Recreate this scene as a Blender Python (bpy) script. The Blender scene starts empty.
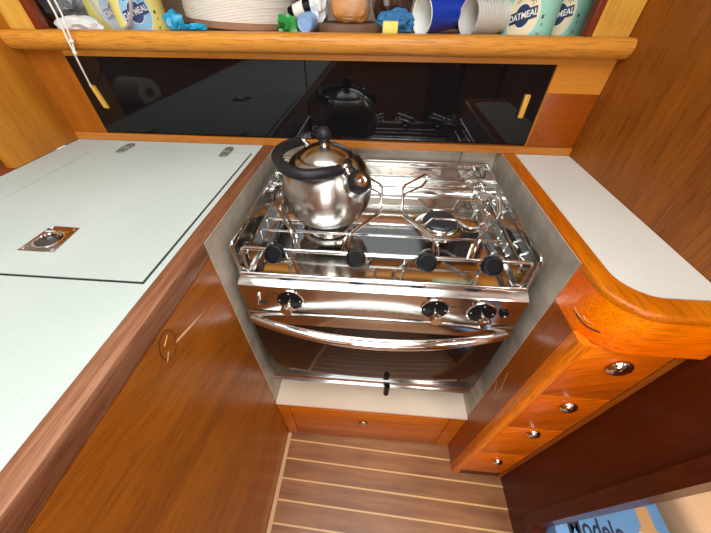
import bpy, bmesh, math, random
from mathutils import Vector, Matrix, Euler
random.seed(7)
S = bpy.context.scene
COL = S.collection
PI = math.pi

# ------------------------------------------------------------------ materials
def srgb(r, g, b):
    f = lambda c: (c/255/12.92) if c/255 <= .04045 else ((c/255+.055)/1.055)**2.4
    return (f(r), f(g), f(b), 1)
def new_mat(name):
    m = bpy.data.materials.new(name); m.use_nodes = True
    nt = m.node_tree; b = nt.nodes['Principled BSDF']
    return m, nt, b
def N(nt, t, **k):
    n = nt.nodes.new(t)
    for a, v in k.items(): setattr(n, a, v)
    return n
def ramp(nt, stops):
    r = N(nt, 'ShaderNodeValToRGB'); e = r.color_ramp.elements
    while len(e) > len(stops): e.remove(e[-1])
    while len(e) < len(stops): e.new(.5)
    for x, (p, c) in zip(e, stops): x.position = p; x.color = c
    return r
def plain(name, col, rough=.5, metal=0, spec=.5, coat=0, bump=0, bscale=60, trans=0, alpha=1, mott=0, mscale=12):
    m, nt, b = new_mat(name)
    b.inputs['Base Color'].default_value = col
    b.inputs['Roughness'].default_value = rough
    b.inputs['Metallic'].default_value = metal
    b.inputs['Specular IOR Level'].default_value = spec
    b.inputs['Coat Weight'].default_value = coat
    b.inputs['Coat Roughness'].default_value = .08
    b.inputs['Transmission Weight'].default_value = trans
    b.inputs['Alpha'].default_value = alpha
    tc = N(nt, 'ShaderNodeTexCoord')
    if mott:
        n = N(nt, 'ShaderNodeTexNoise'); n.inputs['Scale'].default_value = mscale; n.inputs['Detail'].default_value = 6
        nt.links.new(tc.outputs['Object'], n.inputs['Vector'])
        lo = tuple(c*(1-mott) for c in col[:3])+(1,)
        r = ramp(nt, [(.35, lo), (.65, col)])
        nt.links.new(n.outputs['Fac'], r.inputs['Fac']); nt.links.new(r.outputs['Color'], b.inputs['Base Color'])
    if bump:
        n = N(nt, 'ShaderNodeTexNoise'); n.inputs['Scale'].default_value = bscale
        nt.links.new(tc.outputs['Object'], n.inputs['Vector'])
        bp = N(nt, 'ShaderNodeBump'); bp.inputs['Strength'].default_value = bump; bp.inputs['Distance'].default_value = .01
        nt.links.new(n.outputs['Fac'], bp.inputs['Height']); nt.links.new(bp.outputs['Normal'], b.inputs['Normal'])
    return m
def wood(name, dark, mid, light, rot=(0, 0, 0), axis='Z', rough=.35, coat=.35, scale=1.0, pores=.3, croug=.2, gain=(1, 1, 1), fine_mix=.3):
    """grain runs along `axis` (after rotating the object coordinates)"""
    m, nt, b = new_mat(name); L = nt.links.new
    dark, mid, light = [tuple(min(.95, c[i]*gain[i]) for i in range(3))+(1,) for c in (dark, mid, light)]
    b.inputs['Specular IOR Level'].default_value = .25
    tc = N(nt, 'ShaderNodeTexCoord')
    mr = N(nt, 'ShaderNodeMapping'); mr.inputs['Rotation'].default_value = rot
    L(tc.outputs['Object'], mr.inputs['Vector'])
    def sc(a, l):
        mp = N(nt, 'ShaderNodeMapping'); v = [a*scale]*3; v['XYZ'.index(axis)] = l*scale
        mp.inputs['Scale'].default_value = v; L(mr.outputs['Vector'], mp.inputs['Vector']); return mp
    big = N(nt, 'ShaderNodeTexNoise'); big.inputs['Scale'].default_value = 1; big.inputs['Detail'].default_value = 3; big.inputs['Distortion'].default_value = .8
    L(sc(9, 1.6).outputs[0], big.inputs['Vector'])
    fine = N(nt, 'ShaderNodeTexNoise'); fine.inputs['Scale'].default_value = 1; fine.inputs['Detail'].default_value = 5; fine.inputs['Distortion'].default_value = .3
    L(sc(70, 5).outputs[0], fine.inputs['Vector'])
    pore = N(nt, 'ShaderNodeTexNoise'); pore.inputs['Scale'].default_value = 1; pore.inputs['Detail'].default_value = 2
    L(sc(420, 26).outputs[0], pore.inputs['Vector'])
    mx = N(nt, 'ShaderNodeMix', data_type='FLOAT'); mx.inputs[0].default_value = fine_mix
    L(big.outputs['Fac'], mx.inputs[2]); L(fine.outputs['Fac'], mx.inputs[3])
    r = ramp(nt, [(.3, dark), (.5, mid), (.7, light)])
    L(mx.outputs[0], r.inputs['Fac'])
    pr = ramp(nt, [(.36, (1-pores, 1-pores, 1-pores, 1)), (.5, (1, 1, 1, 1))])
    L(pore.outputs['Fac'], pr.inputs['Fac'])
    mul = N(nt, 'ShaderNodeMix', data_type='RGBA', blend_type='MULTIPLY'); mul.inputs[0].default_value = 1
    L(r.outputs['Color'], mul.inputs[6]); L(pr.outputs['Color'], mul.inputs[7])
    L(mul.outputs[2], b.inputs['Base Color'])
    b.inputs['Roughness'].default_value = rough
    b.inputs['Coat Weight'].default_value = coat*.5; b.inputs['Coat Roughness'].default_value = croug
    bp = N(nt, 'ShaderNodeBump'); bp.inputs['Strength'].default_value = .08; bp.inputs['Distance'].default_value = .002
    L(fine.outputs['Fac'], bp.inputs['Height']); L(bp.outputs['Normal'], b.inputs['Normal'])
    return m
W_CAB = wood('varnished cabinet wood', srgb(118, 54, 18), srgb(146, 68, 24), srgb(164, 82, 30), rot=(.25, 0, 0), axis='Y', gain=(1.29,1.84,0.629))
W_TRIM = wood('worn teak trim', srgb(96, 54, 32), srgb(132, 82, 54), srgb(176, 130, 98), axis='Y', rough=.5, coat=.1, fine_mix=.5)
W_TRIMR = wood('varnished worktop trim', srgb(150, 78, 28), srgb(186, 104, 40), srgb(212, 136, 62), axis='Y', rough=.35, coat=.3, gain=(1,.85,.3))
W_APRON = wood('orange varnished apron', srgb(170, 76, 18), srgb(204, 102, 28), srgb(226, 128, 42), axis='X', rough=.3, coat=.5, gain=(1.8,1.25,0.003))
W_APRON2 = wood('varnished rounded trim', srgb(170, 84, 26), srgb(200, 110, 38), srgb(222, 136, 56), axis='Y', rough=.3, coat=.5, gain=(0.892,0.771,0.0768))
W_BACK = wood('golden back panel wood', srgb(176, 106, 50), srgb(200, 130, 66), srgb(216, 150, 84), rot=(0, 0, 0), axis='X', rough=.4, coat=.2, pores=.12, gain=(1.06,1.03,0.454))
W_LEFT = wood('golden partition wood', srgb(170, 104, 46), srgb(196, 128, 62), srgb(214, 150, 82), rot=(0, 0, 0), axis='Z', rough=.4, coat=.2, pores=.12, gain=(0.943,0.886,0.35))
W_LOCK = wood('golden locker wood', srgb(186, 118, 46), srgb(210, 144, 66), srgb(228, 172, 92), axis='Z', rough=.4, coat=.2, pores=.2, gain=(1.03,1.25,0.96))
W_NOSE = wood('rounded fiddle rail wood', srgb(180, 110, 50), srgb(204, 136, 66), srgb(220, 156, 84), axis='X', rough=.35, coat=.3, pores=.3, gain=(1.01,0.98,0.54))
W_BULK = wood('brown bulkhead veneer', srgb(116, 64, 32), srgb(140, 82, 42), srgb(156, 96, 54), rot=(.05, 0, 0), axis='Z', rough=.42, coat=.15, gain=(1.09,0.96,0.3))
W_DRAW = wood('drawer front wood', srgb(134, 62, 20), srgb(164, 82, 28), srgb(188, 104, 40), rot=(0, .5, 0), axis='X', gain=(1.92,1.57,0.024))
W_POST = wood('corner post wood', srgb(150, 82, 32), srgb(176, 102, 42), srgb(198, 124, 56), axis='Z', gain=(1.74,1.38,0.144))
W_BASE = wood('base drawer wood', srgb(110, 50, 20), srgb(140, 70, 30), srgb(160, 88, 42), axis='X', gain=(1.76,1.58,0.028))
W_RED = wood('red brown mahogany', srgb(96, 36, 18), srgb(124, 54, 28), srgb(146, 72, 40), axis='Z')
W_PATCH = wood('reddish filler panel', srgb(160, 84, 42), srgb(178, 98, 50), srgb(190, 112, 62), axis='X', pores=.1, gain=(0.628,0.46,0.072))
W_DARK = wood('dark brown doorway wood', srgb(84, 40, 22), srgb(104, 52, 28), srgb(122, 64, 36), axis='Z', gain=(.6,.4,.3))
W_DARKB = wood('darker lower bulkhead wood', srgb(84, 34, 12), srgb(100, 42, 14), srgb(112, 50, 18), axis='Z', rough=.4, coat=.2, pores=.15, gain=(.65, .5, .35))
W_STILE = wood('golden brown left stile', srgb(176, 106, 50), srgb(196, 124, 62), srgb(210, 142, 80), axis='Z', rough=.4, coat=.2, pores=.12, gain=(.62, .48, .16))
W_SIDE = wood('brown side panel wood', srgb(150, 82, 32), srgb(168, 96, 40), srgb(182, 112, 52), axis='Z', gain=(0.862,0.682,0.3))  # weak light on the side panel is put into this darker post wood
W_BATTEN = wood('batten wood', srgb(160, 92, 42), srgb(184, 112, 54), srgb(204, 134, 72), axis='X', pores=.15, gain=(0.95,0.952,0.6))

def laminate(name, col, blot):
    m, nt, b = new_mat(name); L = nt.links.new
    tc = N(nt, 'ShaderNodeTexCoord')
    n = N(nt, 'ShaderNodeTexNoise'); n.inputs['Scale'].default_value = 3; n.inputs['Detail'].default_value = 4
    L(tc.outputs['Object'], n.inputs['Vector'])
    r = ramp(nt, [(.38, blot), (.62, col)]); L(n.outputs['Fac'], r.inputs['Fac'])
    n2 = N(nt, 'ShaderNodeTexNoise'); n2.inputs['Scale'].default_value = 240; n2.inputs['Detail'].default_value = 2
    L(tc.outputs['Object'], n2.inputs['Vector'])
    r2 = ramp(nt, [(.28, (.86, .87, .86, 1)), (.42, (1, 1, 1, 1))]); L(n2.outputs['Fac'], r2.inputs['Fac'])
    mul = N(nt, 'ShaderNodeMix', data_type='RGBA', blend_type='MULTIPLY'); mul.inputs[0].default_value = .6
    L(r.outputs['Color'], mul.inputs[6]); L(r2.outputs['Color'], mul.inputs[7]); L(mul.outputs[2], b.inputs['Base Color'])
    b.inputs['Roughness'].default_value = .6; b.inputs['Specular IOR Level'].default_value = .08
    return m
LAM_L = laminate('white laminate', srgb(188, 195, 187), srgb(178, 187, 180))
LAM_R = laminate('cream white laminate', srgb(212, 208, 196), srgb(205, 200, 187))
LAM_S = laminate('sill laminate', srgb(232, 212, 190), srgb(222, 198, 174))

def metal(name, col, rough, mott=0, brush=None, bstr=.05, mix=1):
    m, nt, b = new_mat(name); L = nt.links.new
    b.inputs['Metallic'].default_value = mix; b.inputs['Roughness'].default_value = rough
    b.inputs['Base Color'].default_value = col
    tc = N(nt, 'ShaderNodeTexCoord')
    if mott:
        n = N(nt, 'ShaderNodeTexNoise'); n.inputs['Scale'].default_value = 14; n.inputs['Detail'].default_value = 7; n.inputs['Roughness'].default_value = .65
        L(tc.outputs['Object'], n.inputs['Vector'])
        r = ramp(nt, [(.32, tuple(c*(1-mott) for c in col[:3])+(1,)), (.6, col)])
        L(n.outputs['Fac'], r.inputs['Fac']); L(r.outputs['Color'], b.inputs['Base Color'])
        r3 = ramp(nt, [(.3, (rough+.15,)*3+(1,)), (.7, (rough,)*3+(1,))]); L(n.outputs['Fac'], r3.inputs['Fac']); L(r3.outputs['Color'], b.inputs['Roughness'])
    if brush:
        mp = N(nt, 'ShaderNodeMapping'); mp.inputs['Scale'].default_value = brush; L(tc.outputs['Object'], mp.inputs['Vector'])
        n = N(nt, 'ShaderNodeTexNoise'); n.inputs['Scale'].default_value = 1; n.inputs['Detail'].default_value = 3; L(mp.outputs[0], n.inputs['Vector'])
        bp = N(nt, 'ShaderNodeBump'); bp.inputs['Strength'].default_value = bstr; bp.inputs['Distance'].default_value = .004
        L(n.outputs['Fac'], bp.inputs['Height']); L(bp.outputs['Normal'], b.inputs['Normal'])
    return m
STEEL = metal('polished stainless steel', (.69, .69, .67, 1), .09, brush=(9, 9, 9), bstr=.05)
STEEL_B = metal('brushed stainless steel', (.62, .60, .57, 1), .15, brush=(7, 7, 7), bstr=.04)
ROD = metal('stainless rod', (.70, .70, .68, 1), .14)
CHROME = metal('chrome', (.82, .80, .77, 1), .06)
KETTLE = metal('brushed kettle steel', (.55, .53, .50, 1), .25)
_r = .25
_b = KETTLE.node_tree.nodes['Principled BSDF']; _b.inputs['Anisotropic'].default_value = .75; _b.inputs['Anisotropic Rotation'].default_value = _r
_t = KETTLE.node_tree.nodes.new('ShaderNodeTangent'); _t.direction_type = 'RADIAL'; _t.axis = 'Z'
KETTLE.node_tree.links.new(_t.outputs['Tangent'], _b.inputs['Tangent'])
GALV = metal('dull galvanised sheet', (.60, .54, .44, 1), .5, mott=.4, mix=.45)
HINGE = metal('aged hinge steel', (.30, .31, .27, 1), .5, mott=.5, mix=.4)
LATCH = metal('latch steel', (.42, .34, .31, 1), .2)
BLACKGLASS = plain('black glass', (.005, .005, .006, 1), .035, spec=.38)
OVENGLASS = plain('oven door glass', (.012, .008, .006, 1), .06, spec=.6)
BLACK = plain('black plastic', (.006, .006, .007, 1), .3, spec=.12)
BLACKM = plain('satin black handle', (.012, .012, .013, 1), .42, spec=.3)
BURNCAP = plain('black burner cap', (.03, .03, .033, 1), .4)
DIAL = plain('black dial', (.006, .006, .007, 1), .3, spec=.15)
SEAM = plain('dark seam', (.015, .012, .01, 1), .8)
DARK = plain('dark oven body', (.05, .045, .04, 1), .6, metal=.5)
WHITE_INK = plain('white ink', srgb(225, 225, 220), .5)
GREY_INK = plain('faint grey ink', srgb(92, 84, 78), .5)
NAVY = plain('navy ink', srgb(28, 58, 120), .5)
NAVY_D = plain('dark blue ink', srgb(22, 48, 84), .5)
SKYINK = plain('pale blue ink', srgb(140, 190, 224), .5)
CREAMINK = plain('cream ink', srgb(226, 214, 176), .5)
YELLOW = plain('yellow carton paper', srgb(232, 226, 132), .5, mott=.05)
MINT = plain('mint carton paper', srgb(152, 212, 190), .5, mott=.05)
PAPER = plain('white paper', srgb(238, 232, 220), .7)
PLASTIC_CLEAR = plain('clear plastic', (.8, .83, .86, 1), .12, alpha=.14, spec=.8)
PLASTIC_BAG = plain('clear bag', (.8, .8, .8, 1), .15, alpha=.16, spec=1)
PLASTIC_GREY = plain('grey plastic packing', srgb(128, 130, 136), .25, bump=.6, bscale=50, mott=.5, mscale=30)
CUPCLEAR = plain('milky clear cup', srgb(222, 220, 210), .2, alpha=.75, spec=.8)
CUPBLUE = plain('blue cup', srgb(24, 58, 168), .3)
CUPRED = plain('red cup', srgb(196, 22, 34), .3)
CUPWHITE = plain('white cup lining', srgb(236, 238, 232), .4)
CYAN = plain('bright cyan wrapper', srgb(30, 164, 208), .25, mott=.3, mscale=40)
GREEN = plain('green wrapper', srgb(50, 156, 72), .25, mott=.4, mscale=50)
PBLUE = plain('pale blue bottle plastic', srgb(134, 172, 214), .3)
CLOTHBLUE = plain('blue cloth', srgb(56, 124, 176), .8, mott=.35, mscale=18)
CLOTHWHITE = plain('white cloth', srgb(232, 236, 236), .7, mott=.12, mscale=30)
BREAD = plain('golden bread crust', srgb(226, 160, 84), .6, mott=.4, mscale=22)
BROWNBAG = plain('brown snack bag', srgb(96, 66, 48), .3, mott=.5, mscale=35)
TRIVET = plain('grey brown wooden disc', srgb(112, 84, 62), .7, mott=.3, mscale=40)
YBOX = plain('yellow box card', srgb(240, 216, 104), .5)
CORD = plain('white cord', srgb(232, 228, 218), .8)
BEIGE = plain('beige upholstery', srgb(234, 190, 144), .8, mott=.08, mscale=8)
HEADLINER = plain('off white headliner', srgb(226, 220, 208), .8)
HULLWHITE = plain('painted hull side', srgb(214, 206, 192), .6)
BOXBLUE = plain('blue beer carton', srgb(112, 160, 208), .35, mott=.2, mscale=9)
BOXGOLD = plain('tower print', srgb(196, 150, 96), .4)
CARD = plain('dark carton side', srgb(40, 56, 96), .5)
LINERSEAL = plain('dark liner seam', (.02, .02, .02, 1), .9)
SCUFF = plain('pale scuff', srgb(214, 150, 96), .5)
SCRATCH = plain('bare scratched wood', srgb(206, 160, 116), .6)

# floor : teak and holly
def floor_mat():
    m, nt, b = new_mat('teak and holly sole'); L = nt.links.new
    tc = N(nt, 'ShaderNodeTexCoord'); mp = N(nt, 'ShaderNodeMapping'); mp.inputs['Rotation'].default_value = (0, 0, .035)
    L(tc.outputs['Object'], mp.inputs['Vector'])
    sx = N(nt, 'ShaderNodeSeparateXYZ'); L(mp.outputs[0], sx.inputs[0])
    ad = N(nt, 'ShaderNodeMath', operation='ADD'); ad.inputs[1].default_value = 5+.4306; L(sx.outputs['Y'], ad.inputs[0])
    mo = N(nt, 'ShaderNodeMath', operation='MODULO'); mo.inputs[1].default_value = .0550; L(ad.outputs[0], mo.inputs[0])
    # 5.0 / .055 leaves a remainder handled by the offset above
    ls = N(nt, 'ShaderNodeMath', operation='LESS_THAN'); ls.inputs[1].default_value = .0045; L(mo.outputs[0], ls.inputs[0])
    ms = N(nt, 'ShaderNodeMapping'); ms.inputs['Scale'].default_value = (6, 60, 60); L(mp.outputs[0], ms.inputs['Vector'])
    n = N(nt, 'ShaderNodeTexNoise'); n.inputs['Scale'].default_value = 1; n.inputs['Detail'].default_value = 6; L(ms.outputs[0], n.inputs['Vector'])
    r = ramp(nt, [(.3, srgb(126, 78, 40)), (.5, srgb(147, 95, 52)), (.7, srgb(160, 107, 62))]); L(n.outputs['Fac'], r.inputs['Fac'])
    w = N(nt, 'ShaderNodeTexNoise'); w.inputs['Scale'].default_value = 9; w.inputs['Detail'].default_value = 4; L(tc.outputs['Object'], w.inputs['Vector'])
    wr = ramp(nt, [(.35, (.8, .8, .8, 1)), (.6, (1, 1, 1, 1))]); L(w.outputs['Fac'], wr.inputs['Fac'])
    mul = N(nt, 'ShaderNodeMix', data_type='RGBA', blend_type='MULTIPLY'); mul.inputs[0].default_value = 1
    L(r.outputs['Color'], mul.inputs[6]); L(wr.outputs['Color'], mul.inputs[7])
    mx = N(nt, 'ShaderNodeMix', data_type='RGBA'); L(ls.outputs[0], mx.inputs[0]); L(mul.outputs[2], mx.inputs[6]); mx.inputs[7].default_value = srgb(214, 172, 112)
    L(mx.outputs[2], b.inputs['Base Color']); b.inputs['Roughness'].default_value = .42; b.inputs['Coat Weight'].default_value = .15; b.inputs['Coat Roughness'].default_value = .3
    return m
FLOOR = floor_mat()

# ------------------------------------------------------------------ mesh helpers
def bx(bm, x0, x1, y0, y1, z0, z1, bev=0, seg=2):
    x0, x1 = sorted((x0, x1)); y0, y1 = sorted((y0, y1)); z0, z1 = sorted((z0, z1))
    t = bmesh.new()
    vs = [t.verts.new(c) for c in ((x0,y0,z0),(x1,y0,z0),(x1,y1,z0),(x0,y1,z0),(x0,y0,z1),(x1,y0,z1),(x1,y1,z1),(x0,y1,z1))]
    for f in ((0,3,2,1),(4,5,6,7),(0,1,5,4),(1,2,6,5),(2,3,7,6),(3,0,4,7)): t.faces.new([vs[i] for i in f])
    if bev: bmesh.ops.bevel(t, geom=list(t.edges), offset=bev, segments=seg, profile=.5, affect='EDGES')
    merge(bm, t); return bm
def merge(bm, t, mat=None):
    me = bpy.data.meshes.new('tmp'); t.to_mesh(me); t.free()
    if mat is not None: me.transform(mat)
    bm.from_mesh(me); bpy.data.meshes.remove(me)
def fillet(pts, r, n=4, closed=False):
    out = []; P = [Vector(p) for p in pts]; m = len(P)
    for i, p in enumerate(P):
        if not closed and i in (0, m-1): out.append(p); continue
        a, c = P[i-1], P[(i+1) % m]
        d1 = (a-p); d2 = (c-p); l = min(r, d1.length*.45, d2.length*.45)
        s = p+d1.normalized()*l; e = p+d2.normalized()*l
        for k in range(n+1):
            t = k/n; out.append(s*(1-t)**2+p*2*t*(1-t)+e*t*t)
    return out
def tube(bm, pts, r, seg=8, closed=False, caps=True):
    P = [Vector(p) for p in pts]; n = len(P); rr = r if callable(r) else (lambda t: r)
    T = []
    for i in range(n):
        a = P[i-1] if (i > 0 or closed) else P[i]; c = P[(i+1) % n] if (i < n-1 or closed) else P[i]
        T.append((c-a).normalized())
    up = Vector((0, 0, 1)) if abs(T[0].z) < .9 else Vector((1, 0, 0))
    u = T[0].cross(up).normalized(); rings = []
    for i in range(n):
        u = (u-T[i]*u.dot(T[i])).normalized(); v = T[i].cross(u); q = rr(i/(n-1))
        rings.append([bm.verts.new(P[i]+(u*math.cos(2*PI*k/seg)+v*math.sin(2*PI*k/seg))*q) for k in range(seg)])
    for i in range(n if closed else n-1):
        A = rings[i]; B = rings[(i+1) % n]
        off = 0
        if closed and i == n-1:
            off = min(range(seg), key=lambda o: (A[0].co-B[o].co).length)
        for k in range(seg): bm.faces.new((A[k], A[(k+1) % seg], B[(k+1+off) % seg], B[(k+off) % seg]))
    if caps and not closed:
        bm.faces.new(rings[0][::-1]); bm.faces.new(rings[-1])
    return bm
def lathe(bm, prof, M=None, seg=32, wav=None):
    """prof = [(r,z)...] about local z, M places it"""
    M = M or Matrix(); rings = []
    for r, z in prof:
        if r < 1e-6: rings.append([bm.verts.new(M @ Vector((0, 0, z)))])
        else:
            rings.append([bm.verts.new(M @ Vector((r*(1+(wav(k, r) if wav else 0))*math.cos(2*PI*k/seg), r*(1+(wav(k, r) if wav else 0))*math.sin(2*PI*k/seg), z))) for k in range(seg)])
    for A, B in zip(rings, rings[1:]):
        for k in range(seg):
            if len(A) == 1 and len(B) == 1: continue
            if len(A) == 1: bm.faces.new((A[0], B[(k+1) % seg], B[k]))
            elif len(B) == 1: bm.faces.new((A[k], A[(k+1) % seg], B[0]))
            else: bm.faces.new((A[k], A[(k+1) % seg], B[(k+1) % seg], B[k]))
    return bm
def prism(bm, poly, axis, a, b, bev=0):
    """poly of 2D points extruded along axis from a to b (2D order: the other two axes in xyz order)"""
    def p3(p, v): q = list(p); q.insert('xyz'.index(axis), v); return q
    t = bmesh.new()
    A = [t.verts.new(p3(p, a)) for p in poly]; B = [t.verts.new(p3(p, b)) for p in poly]
    t.faces.new(A[::-1]); t.faces.new(B)
    for i in range(len(poly)): j = (i+1) % len(poly); t.faces.new((A[i], A[j], B[j], B[i]))
    bmesh.ops.recalc_face_normals(t, faces=t.faces)
    if bev:
        es = [e for e in t.edges if len({round((v.co['xyz'.index(axis)]), 6) for v in e.verts}) == 1]
        bmesh.ops.bevel(t, geom=es, offset=bev, segments=2, profile=.5, affect='EDGES')
    merge(bm, t); return bm
def along(p, d):
    """matrix with local z along d at p"""
    d = Vector(d).normalized(); return Matrix.Translation(Vector(p)) @ d.to_track_quat('Z', 'Y').to_matrix().to_4x4()
def disc(bm, p, d, r, h, bev=0, seg=28):
    b = min(bev, h*.49)
    prof = [(0, 0), (r, 0), (r, h)] if not bev else [(0, 0), (r, 0), (r, h-b), (r-b*.3, h-b*.3), (r-b, h)]
    lathe(bm, prof+[(0, h)], along(p, d), seg); return bm
def ell(cx, cy, rx, ry, n=24, a0=0, a1=2*PI):
    return [(cx+rx*math.cos(a0+(a1-a0)*i/n), cy+ry*math.sin(a0+(a1-a0)*i/n)) for i in range(n)]

def obj(name, bm, m, parent=None, smooth=True, angle=40):
    me = bpy.data.meshes.new(name)
    bmesh.ops.recalc_face_normals(bm, faces=bm.faces)
    bm.to_mesh(me); bm.free()
    if isinstance(m, (list, tuple)):
        for k in m: me.materials.append(k)
    else: me.materials.append(m)
    if smooth:
        me.polygons.foreach_set('use_smooth', [True]*len(me.polygons))
        try: me.set_sharp_from_angle(angle=math.radians(angle))
        except Exception: pass
    o = bpy.data.objects.new(name, me); COL.objects.link(o)
    if parent:
        o.parent = parent
        o.matrix_parent_inverse = Matrix()
        # vertices are written in world space: undo every parent's placement
        if parent.type == 'EMPTY': o.location = -parent.location
    else: o['__w'] = 1
    return o
def tag(o, label, cat, group=None, kind=None):
    o['label'] = label; o['category'] = cat
    if group: o['group'] = group
    if kind: o['kind'] = kind
    return o
def thing(name, label, cat, loc=(0, 0, 0), group=None):
    o = bpy.data.objects.new(name, None); COL.objects.link(o); o.location = loc; o.empty_display_size = .05
    return tag(o, label, cat, group)
def struct(name, bm, m, label, cat, smooth=False):
    o = obj(name, bm, m, smooth=smooth); o['kind'] = 'structure'; o['label'] = label; o['category'] = cat; return o
def BM(): return bmesh.new()
def B(*a, **k): return bx(BM(), *a, **k)

def text_bm(s, size, extrude=.0003, shear=0, bold=0):
    cu = bpy.data.curves.new('txt', 'FONT'); cu.body = s; cu.size = size; cu.extrude = extrude; cu.align_x = 'CENTER'; cu.align_y = 'CENTER'
    cu.resolution_u = 3; cu.shear = shear; cu.offset = bold
    o = bpy.data.objects.new('txt', cu); COL.objects.link(o)
    dg = bpy.context.evaluated_depsgraph_get(); me = bpy.data.meshes.new_from_object(o.evaluated_get(dg))
    bm = bmesh.new(); bm.from_mesh(me)
    bpy.data.objects.remove(o); bpy.data.curves.remove(cu); bpy.data.meshes.remove(me)
    return bm
def xf(bm, fn):
    for v in bm.verts: v.co = fn(v.co)
    return bm
def crumple(name, c, s, m, parent=None, seed=0, amp=.25, sub=3, freq=3.0, flat=None, box=1):
    """lumpy folded soft thing around centre c with half sizes s"""
    from mathutils import noise
    bm = BM(); bmesh.ops.create_icosphere(bm, subdivisions=sub, radius=1)
    off = Vector((seed*3.1, seed*1.7, seed*.9))
    for v in bm.verts:
        if box != 1: v.co = Vector([math.copysign(abs(q)**box, q) for q in v.co])*.92
        d = 1+amp*noise.noise(v.co*freq+off)*2 + amp*.8*abs(noise.noise(v.co*freq*2.3+off))
        p = v.co*d
        q = Vector((c[0]+p.x*s[0], c[1]+p.y*s[1], c[2]+p.z*s[2]))
        if flat is not None and q.z < flat: q.z = flat
        v.co = q
    return obj(name, bm, m, parent, angle=30)
def dup(root, delta=(0, 0, 0), label=None, group=None, M=None):
    r = root.copy(); COL.objects.link(r)
    if M is not None: r.matrix_world = M @ root.matrix_world
    else: r.location = root.location+Vector(delta)
    if label: r['label'] = label
    if group: r['group'] = group
    for ch in list(root.children):
        c = ch.copy(); COL.objects.link(c); c.parent = r
        for g in list(ch.children):
            d = g.copy(); COL.objects.link(d); d.parent = c
    return r

# ================================================================== THE PLACE
W = .56; XB = .7155; ZF = -.8576; YF = -.395
# ---- structure
struct('floor', B(-1.6, 2.0, -2.6, .45, ZF-.03, ZF), FLOOR, 'brown wood cabin sole with thin pale strips', 'floor')
struct('trim_1', B(.0005, .0125, -2.2, -.4035, ZF, ZF+.004), plain('pale floor border', srgb(210, 166, 120), .5), 'pale wooden strip bordering the floor beside the left cabinet', 'trim')
# back wall: closed panel below the locker (the glass doors slide in front of it)
bm = BM()
bx(bm, -1.3, -.5205, 0, .02, -.02, .2)
bx(bm, .608, XB, 0, .02, -.02, .2)
bx(bm, -.4345, .608, 0, .02, .178, .2)
bx(bm, -.4345, .608, .012, .02, .0, .178)
tb_ = bmesh.new(); bx(tb_, -.5205, -.4345, 0, .02, -.02, .2)
for f in tb_.faces: f.material_index = 1
merge(bm, tb_)
struct('wall_back', bm, [W_BACK, W_STILE], 'golden wooden back panel around the black glass', 'wall')
bm = BM(); bx(bm, -.521, XB-.0005, -.006, 0, .0005, .0175, bev=.0015)
struct('trim_2', bm, W_BATTEN, 'thin wooden batten under the black glass doors', 'trim')
# right bulkhead with a rounded doorway
def bulkhead():
    zt, zb, y0, y1 = .80, -.735, -1.30, -.607; r = .045
    hole = []
    for cy, cz, a in ((y1-r, zb+r, -PI/2), (y1-r, zt-r, 0), (y0+r, zt-r, PI/2), (y0+r, zb+r, PI)):
        for k in range(7): t = a+PI/2*k/6; hole.append((cy+r*math.cos(t), cz+r*math.sin(t)))
    return hole
HOLE = bulkhead()
def ring_prism(bm, outer, inner, axis, a, b):
    """outer / inner with the same point count"""
    def p3(p, v): q = list(p); q.insert('xyz'.index(axis), v); return q
    V = [[bm.verts.new(p3(p, v)) for p in L] for L in (outer, inner) for v in (a, b)]
    n = len(outer)
    for i in range(n):
        j = (i+1) % n
        for A, C in ((0, 1), (1, 3), (3, 2), (2, 0)): bm.faces.new((V[A][i], V[A][j], V[C][j], V[C][i]))
    return bm
def square_around(hole, y0, y1, z0, z1):
    """map each hole point to the outer rectangle"""
    cy = sum(p[0] for p in hole)/len(hole); cz = sum(p[1] for p in hole)/len(hole); out = []
    n = len(hole)//4
    cor = [(y1, z0), (y1, z1), (y0, z1), (y0, z0)]
    for q in range(4):
        for k in range(n):
            y, z = hole[q*n+k]
            if k == n//2: out.append(cor[q])
            elif (k < n//2) == (q % 2 == 0): out.append((y, cor[q][1]))
            else: out.append((cor[q][0], z))
    return out
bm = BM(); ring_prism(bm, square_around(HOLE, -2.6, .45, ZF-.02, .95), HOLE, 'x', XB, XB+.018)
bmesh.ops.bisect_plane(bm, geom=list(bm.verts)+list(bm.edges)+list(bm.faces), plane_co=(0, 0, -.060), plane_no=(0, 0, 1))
for f in bm.faces: f.material_index = 1 if f.calc_center_median().z < -.060 else 0  # bulkhead faces below worktop level take the darker wood colour
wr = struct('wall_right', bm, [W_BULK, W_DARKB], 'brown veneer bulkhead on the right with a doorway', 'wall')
def grow(hole, d):
    y0 = min(p[0] for p in hole); y1 = max(p[0] for p in hole); z0 = min(p[1] for p in hole); z1 = max(p[1] for p in hole)
    cy, cz = (y0+y1)/2, (z0+z1)/2
    return [(cy+(y-cy)*(1+d/((y1-y0)/2)), cz+(z-cz)*(1+d/((z1-z0)/2))) for y, z in hole]
bm = BM(); ring_prism(bm, grow(HOLE, .022), grow(HOLE, -.003), 'x', XB-.009, XB+.027)
bmesh.ops.recalc_face_normals(bm, faces=bm.faces)
struct('trim_3', bm, W_DARK, 'dark wooden frame lining the doorway in the right bulkhead', 'trim', smooth=True)
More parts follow.
